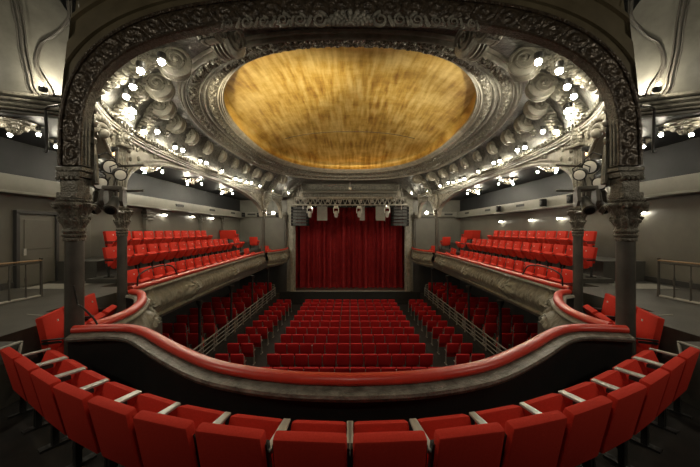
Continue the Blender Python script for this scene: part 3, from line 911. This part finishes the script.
# spotlights between the two near columns
for sx in (-1, 1):
    nm = LBL[sx]
    t = thing('lighting_bracket', f'pole and bars carrying spotlights between the near columns on the {nm}', 'bracket')
    g = G().tube([(sx * 5.22, 6.7, T(.35)), (sx * 5.22, 6.7, T(1.75))], .03, 8); g.obj('pole', 'iron', t)
    for z in (.86, 1.42): G().tube([(sx * 4.55, 6.62, T(z)), (sx * 5.6, 6.78, T(z))], .025, 8).obj('bar', 'iron', t)
    G().tube([(sx * 5.22, 6.7, T(.4)), (sx * 5.75, 7.6, T(.42))], .03, 8).obj('arm', 'iron', t)
    gp = f'spotlights clustered between the near columns on the {nm}'
    par(f'big black spotlight with cream lens, topmost in the near {nm} cluster', (sx * 5.14, 6.3, T(1.36)), (sx * 4.0, 5.75, T(.95)), .85, gp)
    par(f'black spotlight with cream lens, beside the topmost one in the near {nm} cluster', (sx * 4.86, 6.3, T(1.18)), (sx * 3.9, 5.5, T(.75)), .68, gp)
    par(f'black spotlight lying lower under the topmost one in the near {nm} cluster', (sx * 5.26, 6.2, T(1.02)), (sx * 4.2, 5.8, T(.5)), .8, gp)
    # two bulky moving fixtures
    for k, (x, z, a) in enumerate(((5.30, .84, 35), (4.88, .82, -20))):
        mh = thing('scanner_light', f'bulky grey moving fixture with open yoke, {("outer", "inner")[k]} one, near {nm} cluster', 'stage light', (sx * x, 6.45 - .25 * k, T(z)), sx * R(a), gp)
        g = G()
        g.prism([(-.16, .0), (.16, 0), (.20, -.30), (.10, -.42), (-.10, -.42), (-.20, -.30)], .06, Matrix.Diagonal((1, .7, .8)).to_4x4() @ Matrix.Translation((-.16, 0, 0)))
        g.prism([(-.16, .0), (.16, 0), (.20, -.30), (.10, -.42), (-.10, -.42), (-.20, -.30)], .06, Matrix.Diagonal((1, .7, .8)).to_4x4() @ Matrix.Translation((.16, 0, 0)))
        g.box((0, 0, .03), (.36, .22, .09), ch=.03); g.obj('yoke', 'iron', mh)
        G().tube([(0, 0, .06), (0, .12, .30)], .02, 6).obj('stem', 'iron', mh)
        h = G().lathe([(.05, .18), (.09, .15), (.10, -.13), (.12, -.15), (.12, -.24), (.10, -.25)], 20, (0, 0, -.28), rot=Matrix.Rotation(R(-50), 3, 'X')).obj('head', 'iron', mh)
        G().lathe([(.095, 0), (.08, -.02)], 20, Vector((0, 0, -.28)) + Matrix.Rotation(R(-50), 3, 'X') @ Vector((0, 0, -.25)), rot=Matrix.Rotation(R(-50), 3, 'X')).obj('lens', 'spk', h)

# ------------------------------------------------------------------ seats
def seat_meshes(red, W=.54, bh=.56, side_mat='fix', arm_z=.66, cz=.52, lean=-10, ct=14, cy_=.17, am='metal'):
    rx = lambda a: Matrix.Rotation(R(a), 3, 'X')
    lean = -lean; uh = .72 if red != 'seat' or am == 'metal' else .30
    back = G().box((0, -.06, .98 - bh / 2), (W - .035, .10, bh), rx(lean), ch=.028)       # +y is the facing direction
    cush = G().box((0, cy_, cz), (W - .10, .13, .44), rx(ct), ch=.035)
    arm = G().box((0, .13, arm_z), (.05, .40, .025), ch=.008)
    side = G(); side.box((0, .0, .16 + uh / 2), (.026, .05, uh), rx(lean)); side.box((0, .06, arm_z - .05), (.02, .26, .04)); side.box((0, .05, .17), (.035, .06, .32)); side.box((0, .06, .012), (.05, .30, .024))
    tg = G().box((0, -.0, .84), (.035, .014, .035), rx(lean), ch=.004)
    return dict(back=back.mesh('backrest', red, True), cush=cush.mesh('seat_cushion', red, True), arm=arm.mesh('armrest', am, True),
                side=side.mesh('side_frame', side_mat, False), tg=tg.mesh('number_tag', 'tag', False), W=W)
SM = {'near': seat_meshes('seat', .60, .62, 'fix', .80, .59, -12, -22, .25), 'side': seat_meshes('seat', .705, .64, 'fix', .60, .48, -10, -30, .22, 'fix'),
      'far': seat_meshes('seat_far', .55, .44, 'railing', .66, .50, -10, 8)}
SNAME = {'near': 'balcony_chair', 'side': 'gallery_chair', 'far': 'stalls_chair'}
def make_seat(kind, label, loc, rz, group, full=True, cat='seat', tagp=False):
    S = SM[kind]; W = S['W']
    t = thing(SNAME[kind], label, cat, loc, rz, group)
    def part(n, me, x=0):
        o = bpy.data.objects.new(n, me); col.objects.link(o); o.parent = t; o.location = (x, 0, 0); return o
    b = part('backrest', S['back']); part('seat_cushion', S['cush'])
    for s_ in (-1, 1):
        xx = s_ * (W / 2 - .012)
        f = part('side_frame', S['side'], xx)
        if full: part('armrest', S['arm'], xx)
    if tagp:
        o = bpy.data.objects.new('number_tag', S['tg']); col.objects.link(o); o.parent = b
    return t
def place(proto, label, loc, rz, group=None): return dup(proto, label, loc, rz, group)

# curved row right before the camera
NP = [(0, 2.40), (.6, 2.44), (1.15, 2.53), (1.72, 2.68), (2.25, 2.88), (2.8, 3.12), (3.33, 3.40), (3.84, 3.70), (4.39, 4.02), (4.9, 4.32), (5.4, 4.6)]
NPc = catmull([(x, y, 0) for x, y in NP], 10)
NPr, _l = resample(NPc, .01)
near0 = None
for sx in (-1, 1):
    for j in range(8):
        d = .31 + j * .622
        k = min(len(NPr) - 2, int(d / _l * (len(NPr) - 1)))
        p = NPr[k]; tt = NPr[k + 1] - NPr[k - 1]
        a = math.atan2(tt.y, tt.x)
        x, y = sx * p.x, p.y
        lab = f'red tip-up seat in the curved row nearest the camera, {ORD[7 - j]} from its {LBL[sx]} end'
        if near0 is None:
            near0 = make_seat('near', lab, (x, y, 3.95), sx * a, 'curved row of seats before the camera', True)
        else: place(near0, lab, (x, y, 3.95), sx * a)

# box seats beside the near columns
side0 = None
def side_seat(label, x, y, z, rz, group):
    global side0
    if side0 is None:
        side0 = make_seat('side', label, (x, y, z), rz, group, True, tagp=True); return side0
    return place(side0, label, (x, y, z), rz, group)
for sx in (-1, 1):
    nm = LBL[sx]
    for i, (x, y) in enumerate(((5.16, 5.30), (5.43, 5.97), (5.70, 6.64))):
        side_seat(f'bright red seat in the small {nm} box behind the thick column, {ORD[i]} from the camera', sx * x, y, 4.06, sx * R(68), 'seats in the small side boxes')
    # tiers: facing the hall, slightly turned towards the stage
    rows = (('front', 7.02, 9.75, 14, 4.21), ('middle', 7.95, 10.1, 14, 4.94), ('back', 8.88, 11.25, 11, 5.46))
    for rn, x, y0, n, z in rows:
        for i in range(n):
            side_seat(f'bright red seat in the {rn} row of the {nm} gallery, {ORD[i]} from the near end', sx * x, y0 + i * .715, z, sx * R(82), f'{nm} gallery {rn} row seats')
    # loose groups close to the stage
    k = 0
    for (x, y, z, n, rz) in ((7.05, 20.5, 4.21, 2, 82), (7.95, 21.0, 4.94, 2, 82), (8.7, 22.2, 5.46, 2, 12), (6.85, 24.3, 4.21, 1, 12), (7.55, 23.6, 4.94, 1, 12)):
        for i in range(n):
            a = R(rz)
            side_seat(f'bright red loose seat at the stage end of the {nm} gallery, {ORD[k]} from camera', sx * (x + i * .68 * cos(a) * .98), y + i * .70 * sin(a), z, sx * a, f'seats at the stage end of the {nm} gallery')
            k += 1

# stalls
far0 = None
def stall(label, x, y, z, rz, group):
    global far0
    if far0 is None:
        far0 = make_seat('far', label, (x, y, z), rz, group, False); return far0
    return place(far0, label, (x, y, z), rz, group)
ROWY = [10.75 + 1.28 * i for i in range(11)]
for r, y in enumerate(ROWY):
    rn = ORD[10 - r]; w = .549 + .0042 * r
    n = 12
    for i in range(n):
        x = (i - (n - 1) / 2) * w
        stall(f'dark red stalls seat, centre block, {rn} row from stage, {ORD[i]} from the left', x, y, zf(y) + .0, 0, 'centre block stalls seats')
    for sx in (-1, 1):
        for i in range(2):
            x = sx * (4.45 + i * .61 + .042 * r)
            stall(f'dark red stalls seat by the {LBL[sx]} aisle, {rn} row from the stage, {("beside the aisle", "beside the railing")[i]}', x, y, zf(y), 0, f'{LBL[sx]} aisle pairs of stalls seats')
        for i in range(4):
            if i > 2 and (r < 2 or r > 6): continue
            x = sx * (6.22 + .02 * r + i * .60 + (.0 if i < 2 else .10))
            if abs(x) > 9.3: continue
            yy = y + .1
            stall(f'dark red seat under {LBL[sx]} gallery, {rn} row from the stage, {ORD[i]} from the railing', x, yy, 1.35, 0, f'raised stalls seats under the {LBL[sx]} gallery')
# raised side platforms in the stalls
for sx in (-1, 1):
    g = G().box((sx * 7.78, 15.9, .45), (3.9, 17.2, 1.78))
    g.box((sx * 5.78, 15.9, .45), (.1, 17.2, 1.78))
    struct(g.obj('floor_side_stalls_' + LBL[sx], 'carpet', smooth=False))
    # railing
    t = thing('metal_railing', f'pale metal railing with horizontal bars along the {LBL[sx]} side of the stalls', 'railing')
    g = G()
    for z in (2.05, 1.86, 1.68, 1.50): g.tube([(sx * 5.79, 9.3, z), (sx * 5.79, 22.4, z - .06), (sx * 5.79, 23.3, z - .06)], .02 if z < 2 else .028, 8)
    g.obj('bar', 'railing', t)
    for i in range(13):
        y = 9.3 + i * 1.16
        G().box((sx * 5.79, y, 1.67), (.05, .05, .72)).obj('post', 'railing', t)
    t = thing('metal_railing', f'small pale railing near the stage steps on the {LBL[sx]}', 'railing')
    for a, b in ((7.9, 6.15), ):
        g = G()
        for z in (2.05, 1.86, 1.68): g.tube([(sx * a, 24.3, z), (sx * b, 24.3, z)], .025, 6)
        g.obj('bar', 'railing', t)
        for x in (a, (a + b) / 2, b): G().box((sx * x, 24.3, 1.67), (.05, .05, .74)).obj('post', 'railing', t)
    # white aisle markers
    tag(G().tube([(sx * 3.95, 21.0, zf(21) + .05), (sx * 3.80, 22.9, zf(22.9) + .05)], .03, 6).obj('aisle_marker', 'edge'), f'pale strip on the floor of the {LBL[sx]} stalls aisle', 'strip')

# ------------------------------------------------------------------ promenade: railings, doors, beams, lamps
for sx in (-1, 1):
    nm = LBL[sx]
    t = thing('baluster_railing', f'iron baluster railing with worn wooden handrail by the {nm} wall', 'railing')
    pth = [(sx * 7.95, 4.6), (sx * 7.93, 6.2), (sx * 7.86, 7.2), (sx * 7.82, 7.6)]
    G().tube([(x, y, 5.72) for x, y in pth] , .032, 8, sq=(1.3, .7)).obj('handrail', 'wood', t)
    G().tube([(x, y, 5.66) for x, y in pth], .018, 6).obj('top_bar', 'iron', t)
    G().tube([(x, y, 4.83) for x, y in pth], .03, 6).obj('kerb', 'edge', t)
    rp, _ = resample([Vector((x, y, 0)) for x, y in pth], .33)
    for p in rp:
        G().lathe([(.028, 4.82), (.02, 4.9), (.014, 5.1), (.028, 5.3), (.014, 5.35), (.012, 5.66)], 8, (p.x, p.y, 0)).obj('baluster', 'iron', t)
    G().lathe([(.04, 4.81), (.03, 4.95), (.03, 5.72), (.045, 5.78)], 10, (sx * 7.82, 7.6, 0)).obj('newel_post', 'iron', t)
    # long box beam on the wall
    g = G().box((sx * 9.55, 16.0, T(1.30)), (.38, 20.9, .46), ch=.02)
    g.box((sx * 9.50, 16.0, T(1.04)), (.48, 20.9, .07), ch=.015)
    b = thing('wall_box_beam', f'long pale boxed duct running along the {nm} gallery wall', 'duct', kind='thing')
    g.obj('casing', 'beam', b)
    for y in (11.3, 16.5, 20.4, 24.0):
        v_ = G(); v_.box((sx * 9.35, y, T(1.32)), (.02, .75, .13)); v_.obj('vent_slot', 'black', b)
    # far wall beam with speakers
    g = G().box((sx * 7.6, FY - .15, T(1.32)), (3.9, .28, .40), ch=.02)
    b = thing('wall_box_beam', f'pale boxed beam with vents on the far wall, {nm} of the stage', 'duct', kind='thing')
    g.obj('casing', 'beam', b)
    for x in (7.3, 8.6): G().box((sx * x, FY - .30, T(1.32)), (.7, .02, .14)).obj('vent_slot', 'black', b)
    for k, (x, y, fz) in enumerate(((6.3, 26.1, 0), (7.95, 26.1, 0), (9.25, 26.0, 0)) if sx < 0 else ((9.2, 14.3, 0), (9.2, 18.6, 0), (9.2, 12.5, 0))):
        s_ = thing('wall_speaker', f'small black loudspeaker on the pale beam of the {nm} gallery, {ORD[k]} one', 'loudspeaker', (sx * x, y, T(1.28)), 0 if sx < 0 else -pi / 2, 'small beam loudspeakers')
        G().box((0, 0, 0), (.26, .2, .36), ch=.03).obj('cabinet', 'spk', s_)
        G().lathe([(.09, 0), (.10, .02), (.04, .03)], 16, (0, -.10, 0), rot=Matrix.Rotation(pi / 2, 3, 'X')).obj('cone', 'fix', s_)
    # floor grille
    g = G()
    for i in range(26): 
        a = i * .05; g.tube([(sx * (8.0 + a), 8.55, 4.812), (sx * (8.0 + a + .12), 9.3, 4.812)], .009, 4)
        if i < 16: g.tube([(sx * 8.0, 8.55 + i * .05, 4.814), (sx * 9.4, 8.55 + i * .05, 4.814)], .006, 4)
    tag(g.obj('floor_grille', 'edge'), f'metal grille let into the {nm} promenade floor behind the baluster railing', 'grille')
    struct(G().box((sx * (WX - .02), 6.5, 4.9), (.04, 12, .16)).obj('baseboard_' + nm, 'wall_dark', smooth=False))

# left wall: door, pilasters and arched niches
d = G().box((-9.72, 9.31, 4.81 + 1.06), (.07, 1.10, 2.12), ch=.01)
door = struct(d.obj('door_1', 'wall', smooth=False))
fr = G(); fr.box((-9.69, 8.72, 5.9), (.10, .09, 2.2)); fr.box((-9.69, 9.90, 5.9), (.10, .09, 2.2)); fr.box((-9.69, 9.31, 7.02), (.10, 1.27, .09))
fr.obj('door_frame', 'wall_dark', door, smooth=False)
G().box((-9.67, 8.92, 5.83), (.03, .07, .20)).obj('door_handle', 'metal', door, smooth=False)
G().box((-9.68, 9.31, 6.35), (.02, .8, .9), ch=.01).obj('door_panel', 'wall', door, smooth=False)
k = 0
for (y, w) in ((10.9, .35), (14.3, .4), (19.55, .4), (22.9, .4)):
    g = G(); g.box((-9.66, y, 6.2), (.18, w, 2.7), ch=.02); g.box((-9.62, y, 7.15), (.26, w + .12, .10), ch=.02); g.box((-9.62, y, 6.98), (.24, w + .06, .06), ch=.02); g.box((-9.62, y, 7.3), (.28, w + .2, .12), ch=.02)
    struct(g.obj('trim_%d' % (30 + k), 'wall', smooth=False)); k += 1
for (y0, y1) in ((14.55, 19.3), (19.8, 22.65)):
    g = G(); st = 40
    def zb(t): return 6.95 + .55 * max(0, 1 - abs(2 * t - 1) ** 4) ** .5
    g.grid(lambda u, v: (-9.60, y0 + (y1 - y0) * u, zb(u) + (7.56 - zb(u)) * v), st, 2)
    g.grid(lambda u, v: (-9.60 - .14 * v, y0 + (y1 - y0) * u, zb(u)), st, 1)
    struct(g.obj('trim_%d' % (30 + k), 'wall', smooth=False)); k += 1

# bulbs ---------------------------------------------------------------
lamp_col = (1.0, .90, .70)
def add_light(loc, power, r=.08, colr=lamp_col, name='lamp'):
    l = bpy.data.lights.new(name, 'POINT'); l.energy = power; l.shadow_soft_size = r; l.color = colr
    o = bpy.data.objects.new(name, l); col.objects.link(o); o.location = loc; o.visible_camera = True
    o.visible_glossy = True
    return o
bulb_me = G().ball((0, 0, 0), .062, 12, 8).mesh('bulb', 'bulb', True)
orange_me = G().ball((0, 0, 0), .04, 12, 8).mesh('bulb', 'glow_orange', True)
sock_me = G().lathe([(.075, .16), (.08, .10), (.06, .05), (.045, .03)], 12).mesh('socket', 'fix', True)
def lamp(label, loc, power, group, cat='lamp', me=bulb_me, name='spot_bulb', socket=True):
    t = thing(name, label, cat, loc, 0, group)
    b = bpy.data.objects.new('bulb', me); col.objects.link(b); b.parent = t
    if socket:
        s_ = bpy.data.objects.new('socket', sock_me); col.objects.link(s_); s_.parent = t
    return t
P_CORN, P_ROSE, P_WALL = 16, 72, 14
bul = [(3.53, 5.62, 3.22), (3.92, 5.62, 3.05), (4.45, 6.15, 3.0), (4.85, 6.5, 2.96), (5.25, 7.2, 2.95), (5.38, 7.45, 3.0), (5.55, 7.6, 2.93),
       (6.0, 8.75, 2.93), (5.75, 8.95, 3.0), (6.12, 10.5, 2.95), (6.05, 10.85, 2.95), (6.28, 12.6, 2.95), (6.2, 12.95, 2.95), (6.32, 14.8, 2.95),
       (6.25, 16.4, 2.85), (6.2, 16.9, 2.85), (6.2, 18.0, 2.92), (6.1, 18.6, 2.98), (6.0, 20.0, 2.98), (5.75, 22.2, 2.98), (5.0, 24.4, 3.05)]
for sx in (-1, 1):
    for i, (x, y, z) in enumerate(bul):
        o_ = ORD[i] if i < 20 else 'twenty-first'
        lamp(f'bright warm bulb on the {LBL[sx]} ceiling cornice, {o_} counted from the near arch', (sx * x, y, T(z - .08)), 0, f'bulbs along the {LBL[sx]} cornice', name='cornice_bulb')
    for k in (0, 2, 4, 7, 9, 11, 13, 15, 17, 19, 20):
        x, y, z = bul[k]
        pass
    # rose lamps in the gallery ceiling
    for i, (y, x) in enumerate(((7.2, 8.05), (8.9, 8.3), (12.0, 8.0), (15.2, 8.0), (19.3, 8.0), (23.2, 7.2))):
        t = thing('ceiling_rose_lamp', f'ornate plaster ceiling rose with bulbs in the {LBL[sx]} gallery, {ORD[i]} from the camera', 'ceiling lamp', (sx * x, y, T(2.58)), 0, f'ceiling rose lamps of the {LBL[sx]} gallery')
        G().lathe([(.44, 0), (.46, -.04), (.36, -.07), (.34, -.10), (.24, -.12), (.22, -.18), (.14, -.20), (.10, -.27), (.03, -.31)], 40,
                  mod=lambda th, z: 1 + .10 * cos(10 * th) if z < -.03 else 1).obj('rose', 'iron_orn', t)
        for k in range(3):
            a = 2 * pi * k / 3 + .5
            G().ball((.42 * cos(a), .42 * sin(a), -.24), .045, 10, 6).obj('bulb', 'bulb_near' if i < 2 else 'bulb_rose', t)
            G().lathe([(.05, -.16), (.04, -.02)], 10, (.42 * cos(a), .42 * sin(a), 0)).obj('socket', 'fix', t)
    for i, (y, z) in enumerate(((15.6, .80), (18.4, .82), (21.0, .84)) if sx < 0 else ((13.8, .5), (16.0, .5), (19.2, .5), (9.95, .55))):
        if sx > 0: z += 0
        zz = T(z - .05 if sx < 0 else z - .0)
        t = thing('wall_lamp', f'small white lamp low on the {LBL[sx]} gallery wall, {ORD[i]} from the camera', 'wall lamp', (sx * 9.64, y, zz), 0, 'small lamps on the gallery walls')
        G().box((0, 0, 0), (.10, .26, .07), ch=.02).obj('glow_tube', 'tube', t)
        G().box((sx * .04, 0, .05), (.12, .30, .04)).obj('bracket', 'fix', t)
for sx in (-1, 1):
    t = thing('hanging_lamp', f'bright lamp hanging in the small arch beside the distant {LBL[sx]} column', 'lamp', (sx * 5.62, 22.0, T(1.22)))
    G().ball((0, 0, 0), .11, 12, 8).obj('bulb', 'bulb', t); G().tube([(0, 0, .1), (sx * .1, 0, 1.5)], .012, 6).obj('cord', 'fix', t)
# orange glow lamps behind the arch
for sx in (-1, 1):
    lamp(f'small orange glowing lamp above the spotlight cluster on the {LBL[sx]}', (sx * 5.45, 6.95, T(1.75)), 0, None, me=orange_me, name='tungsten_lamp')
# pilot pendants above near box
for sx in (-1, 1):
    x, y = (sx * 6.35, 6.1)
    t = lamp(f'lone bright bulb hanging outside the thick {LBL[sx]} column', (sx * 6.6, 6.9, T(2.30)), 0, None, name='hanging_bulb')
    G().tube([(0, 0, .16), (0, 0, .28)], .012, 6).obj('cord', 'fix', t)
    u_ = thing('cornice_uplight', f'small uplighter standing on the vault cornice beside the near arch on the {LBL[sx]}', 'lamp', (sx * 5.95, 5.82, T(2.72)))
    G().lathe([(.05, -.05), (.07, -.02), (.07, .03)], 14).obj('cup', 'fix', u_)
    add_light((sx * 5.95, 5.78, T(2.80)), 17, .025)
    c = G().tube(catmull([(sx * 4.95, 5.1, T(2.1)), (sx * 5.35, 5.3, T(2.15)), (sx * 5.42, 5.35, T(2.0)), (sx * 5.45, 5.4, T(1.45)), (sx * 5.5, 5.4, T(1.4))], 8), .022, 8)
    tag(c.obj('conduit_pipe', 'fix'), f'black bent pipe beside the near arch on the {LBL[sx]}', 'pipe')
# black cable loop round the left column and rail hoops
for sx in (-1, 1):
    P = [(sx * 5.85, 8.25, T(-1.55)), (sx * 5.82, 8.3, T(-1.25)), (sx * 5.86, 9.0, T(-1.12)), (sx * 5.9, 9.9, T(-1.2)), (sx * 5.92, 10.3, T(-1.55))]
    tag(G().tube(catmull(P, 8), .022, 8).obj('guard_hoop', 'fix'), f'bent black guard hoop above the rail of the {LBL[sx]} gallery', 'guard rail')
P = [(-4.45, 4.83, T(-.9)), (-4.41, 4.86, T(-1.2)), (-4.25, 4.75, T(-1.22)), (-4.05, 4.72, T(-1.38)), (-4.0, 4.75, T(-1.5))]
tag(G().tube(catmull(P, 8), .014, 6).obj('loose_cable', 'fix'), 'thin black cable looping from the thick left column to the rail', 'cable')

# ------------------------------------------------------------------ lights
def spot(loc, aim, power, ang, blend=.6, colr=lamp_col, r=.12):
    l = bpy.data.lights.new('spot', 'SPOT'); l.energy = power; l.spot_size = R(ang); l.spot_blend = blend
    l.shadow_soft_size = r; l.color = colr
    o = bpy.data.objects.new('spot', l); col.objects.link(o); o.location = loc
    o.rotation_euler = (Vector(aim) - Vector(loc)).to_track_quat('-Z', 'Y').to_euler(); return o
# spots without fixtures, added near the columns to light the dome
spot((-4.3, 6.9, T(1.7)), (-.9, 14.0, T(5.8)), 1500, 70, .9, (1, .86, .6))
spot((4.3, 6.9, T(1.7)), (-2.7, 12.6, T(5.3)), 3800, 32, 1, (1, .88, .62))
spot((-4.3, 6.9, T(1.7)), (3.3, 14.0, T(5.3)), 2000, 26, 1, (1, .94, .78))
spot((4.3, 6.9, T(1.7)), (2.4, 13.0, T(5.8)), 900, 66, .9, (1, .92, .75))

# truss lamps onto the curtain and the stalls
for x in (-3, 0, 3):
    spot((x, 25.6, T(1.7)), (x, 28.2, T(-3.6)), 60, 75, .8, (1, .85, .7))
for x, y in ((-3, 24.2), (3, 24.2)):
    spot((x, y, T(1.9)), (x * .5, 17.0, 0), 300, 80, .8, (1, .88, .72))
# unseen fill light added above the camera to brighten the arch and near seats
for x, y in ((-2.6, 12.5), (2.6, 12.5), (0, 19)):
    pass
add_light((0, .3, T(3.1)), 52, .2, (1, .90, .72), 'added_front_fill')

for sx in (-1, 1):      # unseen lamps added beside the viewpoint to brighten the gallery walls
    t = thing('added_side_lamp', f'round fill lamp added out of view beside the camera on the {LBL[sx]}', 'ceiling lamp', (sx * 7.6, 1.2, T(2.5)))
    G().lathe([(.20, .06), (.22, .0), (.20, -.04)], 20).obj('base', 'fix', t)
    add_light((sx * 7.6, 1.2, T(2.3)), 105, .10, name='added_side_lamp')
# ------------------------------------------------------------------ world, camera
w = bpy.data.worlds.new('W'); sc.world = w; w.use_nodes = True
w.node_tree.nodes['Background'].inputs[0].default_value = (1, .93, .8, 1)
w.node_tree.nodes['Background'].inputs[1].default_value = .012
cam = bpy.data.cameras.new('cam'); cam.sensor_width = 36; cam.lens = 36 * 300 / 700
co = bpy.data.objects.new('camera', cam); col.objects.link(co)
co.location = (0, 0, CAM); co.rotation_euler = (R(90), 0, 0)
cam.shift_y = -4 / 700
cam.clip_start = .05; cam.clip_end = 100
sc.camera = co
sc.view_settings.view_transform = 'Standard'; sc.view_settings.look = 'None'
sc.view_settings.exposure = 1.25; sc.view_settings.gamma = 1; sc.view_settings.use_curve_mapping = False
